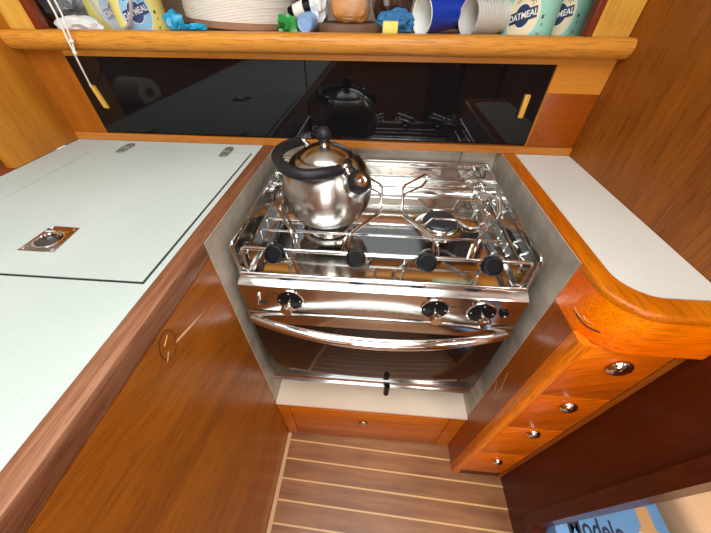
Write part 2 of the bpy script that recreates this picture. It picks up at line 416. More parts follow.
# rest of the cabin (behind and above the camera)
bm = BM()
bx(bm, -1.6, -.40, -2.6, .45, .95, .97); bx(bm, -.40, .65, -2.6, -1.50, .95, .97); bx(bm, -.40, .65, -.45, .45, .95, .97); bx(bm, .65, 2.0, -2.6, .45, .95, .97)
struct('ceiling', bm, HEADLINER, 'off white cabin ceiling with an open hatch', 'ceiling')
bm = BM()
bx(bm, -1.6, 2.0, -2.62, -2.6, ZF, -.1); bx(bm, -1.6, -.05, -2.62, -2.6, -.1, .95); bx(bm, .85, 2.0, -2.62, -2.6, -.1, .95)
struct('wall_front', bm, W_BACK, 'wooden wall behind the camera with the companionway opening', 'wall')
struct('wall_left', B(-1.62, -1.6, -2.6, .45, ZF, .95), HULLWHITE, 'painted hull side far to the left', 'wall')
struct('wall_outer', B(1.62, 1.64, -2.6, .45, ZF, .95), HULLWHITE, 'painted hull side beyond the doorway', 'wall')
# left partition
t = tag(obj('partition_panel', B(-.54, -.5205, -.181, -.0005, .0005, .5, bev=.001), W_LEFT), 'golden wooden partition panel standing at the far left end of the white worktop', 'panel')
# outboard shelf beyond the counter
t = thing('side_shelf', 'reddish wooden shelf beyond the left end of the large white worktop', 'shelf', (-.9, -.8, ZF))
obj('shelf_top', B(-1.59, -.545, -1.6, -.002, -.05, -.03, bev=.002), W_RED, t)
obj('shelf_base', B(-1.59, -.56, -1.58, -.01, ZF, -.05), W_RED, t)
t = thing('tissue_roll', 'small white paper roll mirrored in the left end of the black glass', 'paper roll', (-.62, -.41, -.03))
bm = BM(); lathe(bm, [(.018, -.055), (.045, -.055), (.045, .055), (.018, .055), (.018, -.055)], along((-.62, -.41, .0155), (1, .25, 0)), 36); obj('roll', bm, PAPER, t)

# ---- left worktop with the icebox lid
LX0, LX1, LY0, LY1 = -.428, -.0435, -.4805, -.0565
t = thing('worktop', 'large white laminate worktop left of the stove, holding a flush hatch', 'worktop', (-.27, -.8, 0))
WT_L = t
bm = BM(); g = .0024; gr = .0042
for a in ((-.5195, LX0-g, -1.7, -.0005), (LX1+gr, -.0285, -1.7, -.0005), (LX0-g, LX1+gr, -1.7, LY0-gr), (LX0-g, LX1+gr, LY1+g, -.0005)):
    bx(bm, a[0], a[1], a[2], a[3], -.012, 0)
obj('laminate_top', bm, LAM_L, t, smooth=False)
obj('seam_gasket', B(LX0-g, LX1+gr, LY0-gr, LY1+g, -.012, -.0012), SEAM, t)
obj('edge_trim', B(-.0285, 0, -1.7, -.0065, -.03, .0025, bev=.003), W_TRIM, t)
obj('outer_trim', B(-.542, -.52, -1.7, -.185, -.03, .002, bev=.003), W_RED, t)
t = thing('icebox_lid', 'flush white hatch lid with two steel hinges and a recessed latch', 'lid', ((LX0+LX1)/2, (LY0+LY1)/2, 0))
obj('lid_panel', B(LX0, LX1, LY0, LY1, -.0011, .0006, bev=.0003), LAM_L, t, smooth=False)
def hinge(cx, cy, ang):
    bm = BM(); c, s = math.cos(ang), math.sin(ang)
    L_, Wd = .030, .0105
    poly = []
    for k in range(9): a = -PI/2+PI*k/8; poly.append((L_-Wd+Wd*math.cos(a), Wd*math.sin(a)))
    for k in range(9): a = PI/2+PI*k/8; poly.append((-L_+Wd+Wd*math.cos(a), Wd*math.sin(a)))
    poly = [(cx+x*c-y*s, cy+x*s+y*c) for x, y in poly]
    prism(bm, poly, 'z', .0003, .0022, bev=.0004)
    # knuckle across the middle and the screws
    p = Vector((cx, cy, .0026)); v = Vector((-s, c, 0))*.0095
    tube(bm, [p-v, p+v], .0022, 8)
    h = obj('hinge', bm, HINGE, t)
    for k in (-1, 1):
        for w in (-.4, .4):
            q = BM(); disc(q, (cx+k*.016*c-w*.011*s, cy+k*.016*s+w*.011*c, .0022), (0, 0, 1), .0023, .0006, seg=12); obj('screw', q, STEEL_B, h)
hinge(-.358, -.0545, PI/2+.05); hinge(-.103, -.0555, PI/2+.05)
# latch plate
la = obj('latch', prism(BM(), [(-.266, -.435), (-.2085, -.4355), (-.2165, -.3755), (-.2655, -.374)], 'z', .0003, .002, bev=.0005), LATCH, t)
lc = Vector((-.2385, -.408, .002))
bm = BM(); lathe(bm, [(.0175, .0003), (.019, .0012), (.0215, .0008), (.0215, 0), (.0175, 0)], Matrix.Translation(lc), 32); obj('rim', bm, CHROME, la)
bm = BM(); disc(bm, lc, (0, 0, 1), .0172, .0004, seg=28); obj('recess', bm, plain('latch recess', (.06, .05, .045, 1), .3, metal=.7), la)
bm = BM(); tube(bm, [lc+Vector((.0135*math.cos(a), .0135*math.sin(a), .0022)) for a in [PI*.05+PI*.9*k/14 for k in range(15)]], .0024, 8); obj('ring_pull', bm, CHROME, la)
obj('slot', B(-.262, -.222, -.3905, -.3875, .002, .0026), CHROME, la)
for sx_, sy_ in ((-.261, -.430), (-.2135, -.431), (-.2605, -.379), (-.221, -.3805)):
    q = BM(); disc(q, (sx_, sy_, .002), (0, 0, 1), .003, .0006, seg=12); obj('screw', q, CHROME, la)

# ---- left cabinet body
t = thing('galley_cabinet', 'tall varnished wooden cabinet side under the large white worktop', 'cabinet', (-.27, -1, ZF))
obj('side_panel', B(-.022, -.0008, -1.68, YF, ZF, -.0305), W_CAB, t, smooth=False)
obj('back_carcass', B(-.51, -.023, -1.68, .3, ZF, -.05), W_CAB, t, smooth=False)
# oval repair and scratch
bm = BM(); th = -.35
def pl(u, v, cx=-.5395, cz=-.0555): return (cx+u*math.cos(th)-v*math.sin(th), cz+u*math.sin(th)+v*math.cos(th))
prism(bm, [pl(.0145*math.cos(a), .021*math.sin(a)) for a in [2*PI*k/28 for k in range(28)]], 'x', -.0008, -.0002)
wp = obj('wood_patch', bm, W_CAB, t); wp['label'] = 'oval repair plug in the wood'
bm = BM(); tube(bm, [Vector((-.0004, *pl(.0147*math.cos(a), .0213*math.sin(a)))) for a in [2*PI*k/30 for k in range(30)]], .00055, 6, closed=True); obj('crack', bm, SEAM, wp)
for a, b_, w in (((.003, .014), (-.006, .003), .0016), ((-.002, -.008), (-.008, -.02), .0012)):
    bm = BM(); tube(bm, [Vector((-.0003, *pl(*a))), Vector((-.0003, *pl(*b_)))], w*.6, 6); o = obj('chip', bm, SCRATCH, wp)
bm = BM(); tube(bm, [Vector((-.0008, -.528, -.066)), Vector((-.0006, -.505, -.073)), Vector((-.0007, -.47, -.083)), Vector((-.001, -.455, -.087))], lambda u: .0028*math.sin(PI*min(1, .2+u*1.0))*(1-u*.8)+.0003, 6)
o = obj('scratch', bm, SCRATCH, t); o['label'] = 'long pale scratch beside the oval plug'

# ---- right worktop + apron
def round_path(inset, y_back=-.0005, R=.062, n=10):
    """outline of right worktop edge (left side, round corner, front) inset by d"""
    x = W+inset; y = -.490+inset*1.2; r = max(R-inset*.55, .01)
    pts = [(x, y_back)]
    for k in range(n+1):
        a = PI+PI/2*k/n; pts.append((x+r+r*math.cos(a), y+r+r*math.sin(a)))
    pts.append((XB-.0008, y)); return pts
outer = round_path(0); inner = round_path(.030)
t = thing('worktop', 'narrow cream white worktop right of the stove with a rounded wooden corner', 'worktop', (.64, -.25, 0))
obj('laminate_top', prism(BM(), inner+[(XB-.0008, -.0005)], 'z', -.012, 0), LAM_R, t, smooth=False)
def band(bm, A, Bp, z0, z1, bev=0):
    tb = bmesh.new()
    V = [[tb.verts.new((*p, z)) for p in L] for L in (A, Bp) for z in (z0, z1)]
    n = len(A)
    for i in range(n-1):
        for a, c in ((0, 1), (1, 3), (3, 2), (2, 0)): tb.faces.new((V[a][i], V[a][i+1], V[c][i+1], V[c][i]))
    tb.faces.new([V[k][0] for k in (0, 1, 3, 2)]); tb.faces.new([V[k][-1] for k in (0, 2, 3, 1)])
    bmesh.ops.recalc_face_normals(tb, faces=tb.faces)
    if bev:
        es = [e for e in tb.edges if e.verts[0].co.z > z1-1e-5 and e.verts[1].co.z > z1-1e-5 and e.calc_face_angle(0) > .8]
        bmesh.ops.bevel(tb, geom=es, offset=bev, segments=3, profile=.5, affect='EDGES')
    merge(bm, tb); return bm
ob = [p for p in outer]; ib = [p for p in inner]
ob[0] = (ob[0][0], -.0065); ib[0] = (ib[0][0], -.0065)
obj('edge_trim', band(BM(), ob, ib, -.0080, .003, bev=.006), W_APRON2, t)
# apron: deep band round the corner, starting where the metal liner ends
ap = [p for p in outer if p[1] < -.40]; ap = [(W, -.3958)]+ap
api = [(p[0]+.02, p[1]+.0) for p in ap]
q = round_path(.016); api = [(W+.016, -.3958)]+[p for p in q if p[1] < -.40][:len(ap)-1]
while len(api) < len(ap): api.append(api[-1])
apr = obj('apron', band(BM(), ap, api, -.079, -.0080), W_APRON, t); apr['label'] = 'glossy orange wooden apron'
for k, (a0, a1, zc) in enumerate(((.05, .30, -.052), (.12, .50, -.055), (.22, .38, -.046))):
    bm = BM(); P = []
    for i in range(9):
        a = PI+PI/2*(a0+(a1-a0)*i/8); r = .0625
        P.append((W+.062+r*math.cos(a), -.490+.062+r*math.sin(a), zc-.004*math.sin(PI*i/8)-.002*k))
    tube(bm, P, .0006+.0004*(k == 1), 6); obj('scuff_mark', bm, SCUFF if k != 1 else SEAM, apr)

# ---- right drawer cabinet
t = thing('drawer_cabinet', 'slim wooden cabinet with a column of four small drawers', 'cabinet', (.64, -.25, ZF))
YD = -.480
obj('side_panel', B(W+.0000, W+.014, -.455, YF-.0003, ZF, -.0795), W_SIDE, t, smooth=False)
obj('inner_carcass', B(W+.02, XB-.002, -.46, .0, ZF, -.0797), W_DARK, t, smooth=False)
bm = BM(); poly = [(W+.001, -.455), (W+.001, YD+.010)]+[(W+.011+.010*math.cos(a), YD+.010+.010*math.sin(a)) for a in [PI+PI/2*k/5 for k in range(1, 6)]]+[(.5755, YD), (.5755, -.455)]
prism(bm, poly, 'z', ZF, -.0795); obj('corner_post', bm, W_POST, t)
obj('stile', B(.7005, XB-.001, YD, -.461, ZF, -.0795), W_SIDE, t, smooth=False)
zs = [-.0800, -.2450, -.4120, -.6080, -.8050]
kn = [(-.129, .018), (-.280, .0155), (-.432, .0145), (-.668, .0135)]
for i in range(4):
    d = obj('drawer', B(.577, .6990, YD+.0005, -.4605, zs[i+1]+.0012, zs[i]-.0012, bev=.0012), W_DRAW, t)
    bm = BM(); kz, kr = kn[i]; cx = .6425-.001
    lathe(bm, [(0, 0), (kr*.8, 0), (kr, .003), (kr*.96, .006), (kr*.7, .0095), (kr*.3, .0112), (0, .0115)], along((cx, YD+.0005, kz), (0, -1, 0)), 28)
    obj('knob', bm, CHROME, d)
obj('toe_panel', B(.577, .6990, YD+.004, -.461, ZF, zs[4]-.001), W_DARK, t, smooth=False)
# scratches on side panel
for a, b_ in (((-.41, -.30), (-.425, -.36)), ((-.418, -.36), (-.43, -.40)), ((-.40, -.36), (-.412, -.385))):
    bm = BM(); tube(bm, [(W+.0004, a[0], a[1]), (W+.0004, b_[0], b_[1])], .0008, 6); obj('scratch', bm, SCRATCH, t)
# reddish filler panel on back wall at right
bm = BM(); bx(bm, .6095, XB-.001, -.002, 0, .018, .128, bev=.0006)
t2 = thing('filler_panel', 'reddish wooden filler panel with screw holes right of the black glass', 'panel', (.66, 0, .07))
obj('panel', bm, W_PATCH, t2)
for x, z in ((.632, .032), (.641, .034), (.622, .045)):
    bm = BM(); disc(bm, (x, -.0018, z), (0, -1, 0), .0016, .0006, seg=10); obj('screw_hole', bm, SEAM, t2)

# ---- base below the stove
t = thing('base_cabinet', 'low wooden plinth under the stove with one drawer and white sill', 'cabinet', (.28, -.2, ZF))
YB = -.401
obj('sill', B(.0012, W-.0012, -.4015, .025, -.607, -.60), LAM_S, t, smooth=False)
obj('sill_lip', B(.0012, W-.0012, -.4, -.39, -.618, -.6072), W_BASE, t, smooth=False)
obj('panel', B(.0012, .036, YB+.001, -.385, ZF, -.6185), W_BASE, t, smooth=False)
obj('panel', B(.515, W-.0012, YB+.001, -.385, ZF, -.6185), W_BASE, t, smooth=False)
d = obj('drawer', B(.0385, .5125, YB, -.385, ZF+.012, -.6200, bev=.001), W_BASE, t)
bm = BM(); lathe(bm, [(0, 0), (.012, 0), (.015, .003), (.013, .006), (.006, .008), (0, .0085)], along((.262, YB, -.700), (0, -1, 0)), 24)
o = obj('knob', bm, metal('dull brass', (.55, .45, .30, 1), .3), d); o['label'] = 'round brass flush knob'

# ---- metal liner of the stove recess
t = thing('metal_liner', 'dull grey sheet metal lining the recess around the stove', 'liner', (.28, -.18, -.6))
obj('side_sheet', B(-.0006, .0010, YF, .029, -.5995, -.0005), GALV, t, smooth=False)
obj('side_sheet', B(W-.0010, W+.0006, YF, .029, -.5995, -.0005), GALV, t, smooth=False)
obj('back_sheet', B(.0012, W-.0012, .027, .029, -.5995, -.0005), GALV, t, smooth=False)
obj('seam', B(.472, .4735, .0262, .027, -.59, -.0005), LINERSEAL, t, smooth=False)  # black vertical seam line on the back sheet

# ================================================================== STOVE
SX0, SX1 = .0145, .5375; SYF, SYB = -.357, .004; ZR = -.032; ZT = -.100
stove = thing('stove', 'stainless steel marine stove with wire rails set in the metal recess', 'stove', (.276, -.18, -.6))
# tray: floor, mirror-like side walls, stepped back
bm = BM(); th = .0016
bx(bm, SX0, SX1, SYF, SYB, ZT-.0015, ZT)
# side walls with folded lip; front corners slope a little
for xs, d in ((SX0, 1), (SX1, -1)):
    prism(bm, [(SYF, ZT), (SYB, ZT), (SYB, ZR), (-.350, ZR), (SYF, ZR-.006)], 'x', xs, xs+d*th)
    bx(bm, xs-d*.000, xs+d*.006, -.350, SYB, ZR, ZR+.0014)
bx(bm, SX0, SX1, SYB-.0016, SYB, ZT, ZR); bx(bm, SX0, SX1, SYB-.012, SYB, ZR, ZR+.0014)
# inner steps along back, sides
prism(bm, [(SYB-.0018, ZT), (SYB-.0018, ZT+.030), (SYB-.012, ZT+.026), (SYB-.017, ZT+.012), (SYB-.034, ZT+.010), (SYB-.038, ZT+.0005), (SYB-.038, ZT)], 'x', SX0+.0018, SX1-.0018)
for xs, d in ((SX0, 1), (SX1, -1)):
    prism(bm, [(xs+d*.0018, ZT), (xs+d*.0018, ZT+.012), (xs+d*.020, ZT+.011), (xs+d*.026, ZT+.0005)], 'y', SYF+.004, SYB-.04)
obj('tray', bm, STEEL, stove)
bm = BM(); tube(bm, [(SX0, SYF, ZT+.0005), (SX1, SYF, ZT+.0005)], .0032, 10); obj('front_lip', bm, ROD, stove)
bm = BM()
for xs, d in ((SX0, 1), (SX1, -1)):
    tube(bm, fillet([(xs+d*.003, SYF, ZT), (xs+d*.003, -.352, ZR+.001), (xs+d*.003, SYB, ZR+.001)], .006), .0022, 8)
tube(bm, [(SX0+.003, SYB-.001, ZR+.001), (SX1-.003, SYB-.001, ZR+.001)], .0026, 8)
obj('rim_wire', bm, ROD, stove)
# ledge + control panel
YP = -.377
bm = BM(); prism(bm, [(SYF, ZT-.001), (YP+.003, ZT-.0095), (YP, ZT-.012), (YP, -.182), (YP+.004, -.1835), (-.35, -.1835), (-.35, ZT-.001)], 'x', SX0+.001, SX1+.001)
cp = obj('control_panel', bm, STEEL_B, stove)
obj('oven_body', B(SX0+.004, SX1-.004, -.3495, .0, -.470, ZT-.002), DARK, stove, smooth=False)
# dials
def dial(cx, cz, R, rot):
    bm = BM(); disc(bm, (cx, YP, cz), (0, -1, 0), R, .0035, bev=.001, seg=36); dl = obj('dial', bm, DIAL, cp)
    bm = BM(); lathe(bm, [(R, 0), (R+.0022, 0), (R+.0018, .0022), (R, .0026), (R, 0)], along((cx, YP, cz), (0, -1, 0)), 36); obj('dial_ring', bm, CHROME, dl)
    bm = BM(); disc(bm, (cx, YP-.0035, cz), (0, -1, 0), .0045, .016, bev=.001, seg=20)
    lathe(bm, [(0, .016), (.0095, .016), (.0115, .018), (.0115, .025), (.0095, .027), (0, .0275)], along((cx, YP-.0035, cz), (0, -1, 0)), 30)
    obj('knob', bm, CHROME, dl)
    for a in (0, PI/2, -PI/2):
        bm = BM(); disc(bm, (cx+.8*R*math.sin(a), YP-.0035, cz+.8*R*math.cos(a)), (0, -1, 0), .0013, .0003, seg=8)
        obj('dial_mark', bm, WHITE_INK, dl)
dial(.1085, -.1455, .0245, 0); dial(.381, -.1455, .0245, 0); dial(.4670, -.1470, .0250, 0)
bm = BM(); disc(bm, (.5065, YP, -.1455), (0, -1, 0), .0085, .004, bev=.001); disc(bm, (.5065, YP-.004, -.1455), (0, -1, 0), .0045, .004, bev=.001); ig = obj('igniter_button', bm, BLACK, cp)
bm = BM(); disc(bm, (.5065, YP-.008, -.1455), (0, -1, 0), .0016, .0006); obj('button_mark', bm, WHITE_INK, ig)
# small printed marks on the fascia
for x, z, w in ((.075, -.131, .012), (.41, -.137, .008), (.425, -.137, .006), (.4935, -.135, .008)):
    obj('panel_mark', B(x, x+w, YP-.0003, YP, z, z+.0025), SEAM, cp)
# left lever
bm = BM(); tube(bm, [(.050, YP-.002, -.134), (.044, YP-.004, -.160)], .0018, 8); lv = obj('flame_symbol', bm, CHROME, cp)
bm = BM(); tube(bm, fillet([(.046, YP-.002, -.158), (.053, YP-.002, -.158), (.060, YP-.002, -.159)], .002), .0017, 8); obj('flame_symbol', bm, SEAM, cp)
# door
YO = -.380
bm = BM(); bx(bm, SX0+.001, SX1+.002, YO, -.3505, -.2235, -.1865, bev=.001)
door = obj('oven_door', bm, STEEL_B, stove)
obj('door_glass', B(SX0+.003, SX1-.001, YO+.001, -.351, -.452, -.2240, bev=.0008), OVENGLASS, door)
bm = BM(); bx(bm, SX0+.004, SX1-.006, YO, -.351, -.4745, -.4525, bev=.0005); bx(bm, SX0+.002, SX1-.002, YO-.004, -.351, -.4775, -.4750, bev=.0008)
obj('bottom_rail', bm, STEEL_B, door)
bm = BM(); P = []
for i in range(33):
    u = i/32; x = .022+(.530-.022)*u; s = math.sin(PI*u)**.8
    P.append((x, YO-.002-.040*s, -.2050-.003*s))
tube(bm, P, lambda u: .0075+.0035*math.sin(PI*u)**.7, 16); obj('handle', bm, CHROME, door)
bm = BM(); tube(bm, [(.318, YO-.008, -.456), (.318, YO-.009, -.500)], .0075, 10); obj('door_latch', bm, BLACK, door)
# oval maker mark on the glass
bm = BM(); tube(bm, [(.286+.042*math.cos(a), YO+.0008, -.270+.0085*math.sin(a)) for a in [2*PI*k/40 for k in range(40)]], .0006, 5, closed=True); em = obj('emblem', bm, GREY_INK, door)
bm = text_bm('ENO', .019, bold=.0003); xf(bm, lambda c: Vector((.286+c.x*1.45, YO+.0006-c.z, -.270+c.y*.72))); obj('emblem_text', bm, GREY_INK, em)

# burners
def burner(cx, cy, R):
    bm = BM(); lathe(bm, [(0, .0), (R+.014, 0), (R+.014, .003), (R+.010, .0055), (R+.003, .006), (R+.002, .010), (R-.001, .0135), (R-.006, .014), (0, .014)], Matrix.Translation((cx, cy, ZT)), 40)
    b = obj('burner', bm, STEEL_B, stove)
    bm = BM(); lathe(bm, [(0, .0145), (R-.003, .0145), (R-.002, .017), (R-.005, .0205), (R*.5, .0215), (0, .0215)], Matrix.Translation((cx, cy, ZT)), 36); obj('burner_cap', bm, BURNCAP, b)
burner(.405, -.178, .039); burner(.163, -.20, .046)

# pan grid: rods across with a jog round each burner
GZ = -.058; RR = .0021
pan = None
bm = BM()
def xrod(y, jog, xa=.038, xb=.514):
    P = [(xa, y, GZ-.022), (xa, y, GZ)]
    for cx in (.163, .405):
        if jog: P += [(cx-.045, y, GZ), (cx-.024, y+jog, GZ), (cx+.022, y+jog, GZ), (cx+.043, y, GZ)]
    P += [(xb, y, GZ), (xb-.003, y, GZ-.022), (xb+.012, y, GZ-.03)]
    P = [P[0]]+P[1:]
    tube(bm, fillet(P, .006, 3), RR, 8)
xrod(-.132, -.044); xrod(-.238, .028); xrod(-.277, 0); xrod(-.075, 0)
# two long rods front to back and front bar of grid
for x in (.030, .522):
    tube(bm, fillet([(x, -.334, GZ-.024), (x, -.334, GZ-.006), (x, -.030, GZ-.006), (x, -.030, GZ-.030)], .008), RR, 8)
tube(bm, [(.030, -.330, GZ-.006), (.522, -.330, GZ-.006)], RR*1.1, 8)
tube(bm, [(.030, -.040, GZ-.006), (.522, -.040, GZ-.006)], RR, 8)
for x in (.10, .25, .32, .46): tube(bm, fillet([(x, -.330, GZ-.006), (x, -.322, GZ-.035), (x+.01, -.30, GZ-.040)], .008), RR*.9, 8)
obj('pan_grid', bm, ROD, stove)
# fiddle bar in front, bent down at both ends to the corners
bm = BM(); FB = -.047
tube(bm, fillet([(.030, -.352, ZT+.003), (.026, -.346, FB), (.532, -.346, FB), (.527, -.352, ZT+.003)], .010), .0032, 10)
obj('fiddle_bar', bm, ROD, stove)
# pot holder arms with black clamp knobs
def clamp_knob(t, x):
    bm = BM(); lathe(bm, [(0, 0), (.0150, 0), (.0172, .003), (.0172, .017), (.0158, .0195), (.012, .0202), (.0115, .0190), (0, .0188)], along((x, -.346, FB-.010), (0, -.80, .60)), 30)
    obj('clamp_knob', bm, BLACK, t)
    bm = BM(); bx(bm, x-.008, x+.008, -.352, -.338, FB-.012, FB-.001, bev=.002); obj('clamp', bm, STEEL_B, t)
# (x of the knob, x of arm foot, direction)
def arm(label, kx, pts):
    t = thing('pot_holder', label, 'pot holder', (kx, -.346, FB-.002))
    bm = BM(); tube(bm, fillet(pts, .009, 4), .0023, 8); obj('wire_arm', bm, ROD, t); clamp_knob(t, kx); return t
def loop(x0, d, sx, yb=-.155, zt=.020, w=.0):
    """closed wire fork: two near-parallel wires joined by a round end"""
    zl, zh = -.012, -.020
    A = [(x0, -.346, FB), (x0+d*.002, -.338, zl), (x0+d*sx, -.262, zl), (x0+d*sx, -.222, .018), (x0+d*(sx-.048), -.168, .018)]
    C = [(x0+d*(sx-.052), -.172, .008), (x0+d*(sx-.040), -.190, .002), (x0+d*(sx-.002), -.226, .004), (x0+d*(sx-.001), -.262, -.020), (x0-d*.006, -.336, -.022), (x0-d*.010, -.346, FB)]
    return A+C
arm('wire pot holder left of the kettle, clamped at the leftmost black knob', .091, [(.1225, -.346, FB), (.1215, -.338, -.012), (.071, -.262, -.010), (.062, -.225, -.008), (.066, -.218, -.014), (.080, -.245, -.020), (.1275, -.334, -.022), (.1325, -.346, FB)])
arm('wire pot holder hugging the right side of the kettle, clamped by a black knob', .232, loop(.2175, 1, .054))
arm('wire pot holder in front of the open burner, reaching up left of it', .352, loop(.362, -1, .052))
arm('wire pot holder right of the open burner, clamped at the rightmost black knob', .460, loop(.430, 1, .058))

# ================================================================== KETTLE
KX, KY, KZ = .163, -.200, -.0555
kt = thing('kettle', 'round brushed steel whistling kettle with black handle standing on the stove', 'kettle', (KX, KY, KZ))
T = Matrix.Translation((KX, KY, 0))
bm = BM()
prof = [(0, KZ), (.066, KZ), (.0705, KZ+.001), (.0725, KZ+.004), (.0735, KZ+.007), (.0785, KZ+.014), (.0850, KZ+.028), (.0885, KZ+.044), (.0890, KZ+.056), (.0870, KZ+.072), (.0820, KZ+.087), (.0735, KZ+.102), (.0640, KZ+.112), (.0555, KZ+.118), (.0525, KZ+.1195), (.050, KZ+.1190), (.049, KZ+.112), (0, KZ+.112)]
lathe(bm, prof, T, 64); body = obj('body', bm, KETTLE, kt)
bm = BM(); lz = KZ+.1195
lathe(bm, [(0, lz-.004), (.0488, lz-.004), (.0500, lz), (.0490, lz+.002), (.044, lz+.006), (.034, lz+.0115), (.022, lz+.0155), (.010, lz+.0175), (0, lz+.018)], T, 48); lid = obj('lid', bm, KETTLE, kt)
bm = BM(); lathe(bm, [(0, lz+.016), (.0085, lz+.016), (.007, lz+.022), (.0065, lz+.026), (0, lz+.026)], T, 20); obj('knob_neck', bm, CHROME, lid)
bm = BM(); kz = lz+.022
lathe(bm, [(0, kz), (.008, kz), (.0108, kz+.003), (.0135, kz+.009), (.0140, kz+.014), (.0125, kz+.0200), (.0085, kz+.0245), (.004, kz+.0262), (0, kz+.0265)], T, 28); ob_ = obj('lid_knob', bm, BLACKM, lid)
# spout
th = math.radians(-44); dx, dy = math.cos(th), math.sin(th)
s0 = Vector((KX+dx*.056, KY+dy*.056, .012)); sd = Vector((dx*.74, dy*.74, .66)).normalized(); s1 = s0+sd*.048
bm = BM(); lathe(bm, [(.027, 0), (.0235, .012), (.0205, .026), (.0195, .044), (.0170, .044), (.017, .01)], along(s0, sd), 30); sp = obj('spout', bm, KETTLE, kt)
bm = BM(); lathe(bm, [(0, .040), (.0190, .040), (.0203, .043), (.0203, .053), (.0185, .057), (0, .057)], along(s0, sd), 30); wh = obj('whistle_cap', bm, BLACKM, sp)
bm = BM(); lathe(bm, [(0, .057), (.0125, .057), (.0120, .0595), (.0085, .0600), (.0065, .0585), (.0025, .0585), (.0025, .0600), (0, .0600)], along(s0, sd), 26); obj('whistle', bm, CHROME, wh)
bm = BM(); disc(bm, s0+sd*.0600, sd, .0018, .0005, seg=10); obj('whistle_hole', bm, SEAM, wh)
# lever from the cap up to the lid side
c0 = s0+sd*.047; perp = Vector((-dy, dx, 0))
up = (Vector((0, 0, 1))-sd*sd.z).normalized()
bm = BM(); P = [c0+up*.012, c0+up*.026-sd*.004, c0+up*.036-sd*.014+perp*.004, c0+up*.042-sd*.018+perp*.014]
tb = bmesh.new(); tube(tb, fillet(P, .01, 4), .0068, 10); merge(bm, tb); obj('lever', bm, BLACKM, sp)
# handle, folded over to the left: a thick arch between two lugs
pA = Vector((KX+.046, KY-.050, .058)); pB = Vector((KX-.042, KY+.048, .062))
path = [pA, pA+Vector((-.001, -.008, .012)), Vector((.197, -.262, .064)), Vector((.172, -.282, .066)), Vector((.139, -.289, .066)), Vector((.106, -.270, .067)), Vector((.084, -.236, .069)), Vector((.080, -.200, .069)), Vector((.089, -.168, .067)), Vector((.104, -.150, .067)), pB+Vector((-.008, .000, .008)), pB]
def smooth(P, n=6):
    out = []
    for i in range(len(P)-1):
        p0 = P[max(i-1, 0)]; p1 = P[i]; p2 = P[i+1]; p3 = P[min(i+2, len(P)-1)]
        for k in range(n):
            t = k/n; out.append(.5*((2*p1)+(p2-p0)*t+(2*p0-5*p1+4*p2-p3)*t*t+(3*p1-p0-3*p2+p3)*t**3))
    return out+[P[-1]]
SP = smooth(path)
bm = BM(); tube(bm, SP[10:57], lambda u: .0080+.0024*math.sin(PI*min(1, max(0, u)))**.5, 18); hd = obj('handle', bm, BLACKM, kt)
for seg_ in (SP[:13], SP[54:]):
    bm = BM(); tube(bm, seg_, .0045, 10); obj('handle_bracket', bm, CHROME, hd)
for p in (pA, pB):
    bm = BM(); o_ = Vector((p.x-KX, p.y-KY, 0)).normalized()
    disc(bm, p-Vector((0, 0, .014)), Vector((o_.x*.4, o_.y*.4, .8)), .0075, .018, bev=.002, seg=18); obj('handle_lug', bm, CHROME, kt)

# ================================================================== GLASS DOORS
t = thing('sliding_glass_door', 'left black glass sliding door with a small wooden finger pull', 'glass door', (-.17, 0, .018))
obj('glass_panel', B(-.434, .095, .0005, .0045, .0180, .1775, bev=.0004), BLACKGLASS, t, smooth=False)
bm = BM(); prism(bm, [(-.4075, .125), (-.3985, .122), (-.3915, .076), (-.4010, .078)], 'y', -.0085, .0005, bev=.0015); o = obj('finger_pull', bm, W_LOCK, t)
t = thing('sliding_glass_door', 'right black glass sliding door with a small wooden finger pull', 'glass door', (.35, 0, .018))
obj('glass_panel', B(.085, .6075, .0052, .0092, .0180, .1775, bev=.0004), BLACKGLASS, t, smooth=False)
obj('finger_pull', bx(BM(), .566, .577, -.005, .0052, .079, .125, bev=.002), W_LOCK, t)

# ================================================================== LOCKER ABOVE
LZ = .2160
t = thing('fiddle_rail', 'rounded wooden rail running along the front of the open locker', 'rail', (.1, -.015, .19))
prof = [(-.0005, .2225), (-.022, .2235), (-.029, .2205), (-.0325, .214), (-.0330, .206), (-.0300, .1975), (-.0245, .1925), (-.0150, .1895), (-.0005, .1890)]
obj('rail', prism(BM(), prof, 'x', -.5195, XB-.001), W_NOSE, t)
t = thing('open_locker', 'open wooden storage locker above the black glass', 'locker', (.1, .17, .2))
obj('shelf', B(-.56, XB-.001, .0205, .34, .2005, LZ, bev=.001), W_BATTEN, t)
obj('front_board', B(-.5200, XB-.001, .0005, .0200, .2005, .2222), W_NOSE, t, smooth=False)
obj('back_panel', B(-.56, XB-.001, .341, .35, .2005, .52), plain('locker back', srgb(196, 184, 164), .7), t, smooth=False)
obj('stile', B(-.56, -.4655, .0005, .020, .2225, .52), W_LOCK, t, smooth=False)
obj('stile', B(.6485, XB-.001, .0005, .020, .2225, .52), W_LOCK, t, smooth=False)
obj('edge_strip', B(-.4650, -.4500, -.0015, .020, .2225, .52, bev=.002), W_RED, t)
obj('edge_strip', B(.6350, .6480, -.0015, .020, .2225, .52, bev=.002), W_RED, t)
obj('top_rail', B(-.4425, .6345, .0005, .020, .46, .52), W_LOCK, t, smooth=False)
obj('top_panel', B(-.56, XB-.001, .0205, .34, .505, .52), W_LOCK, t, smooth=False)
obj('side_panel', B(-.5595, -.549, .0205, .34, LZ, .505), W_LOCK, t, smooth=False)

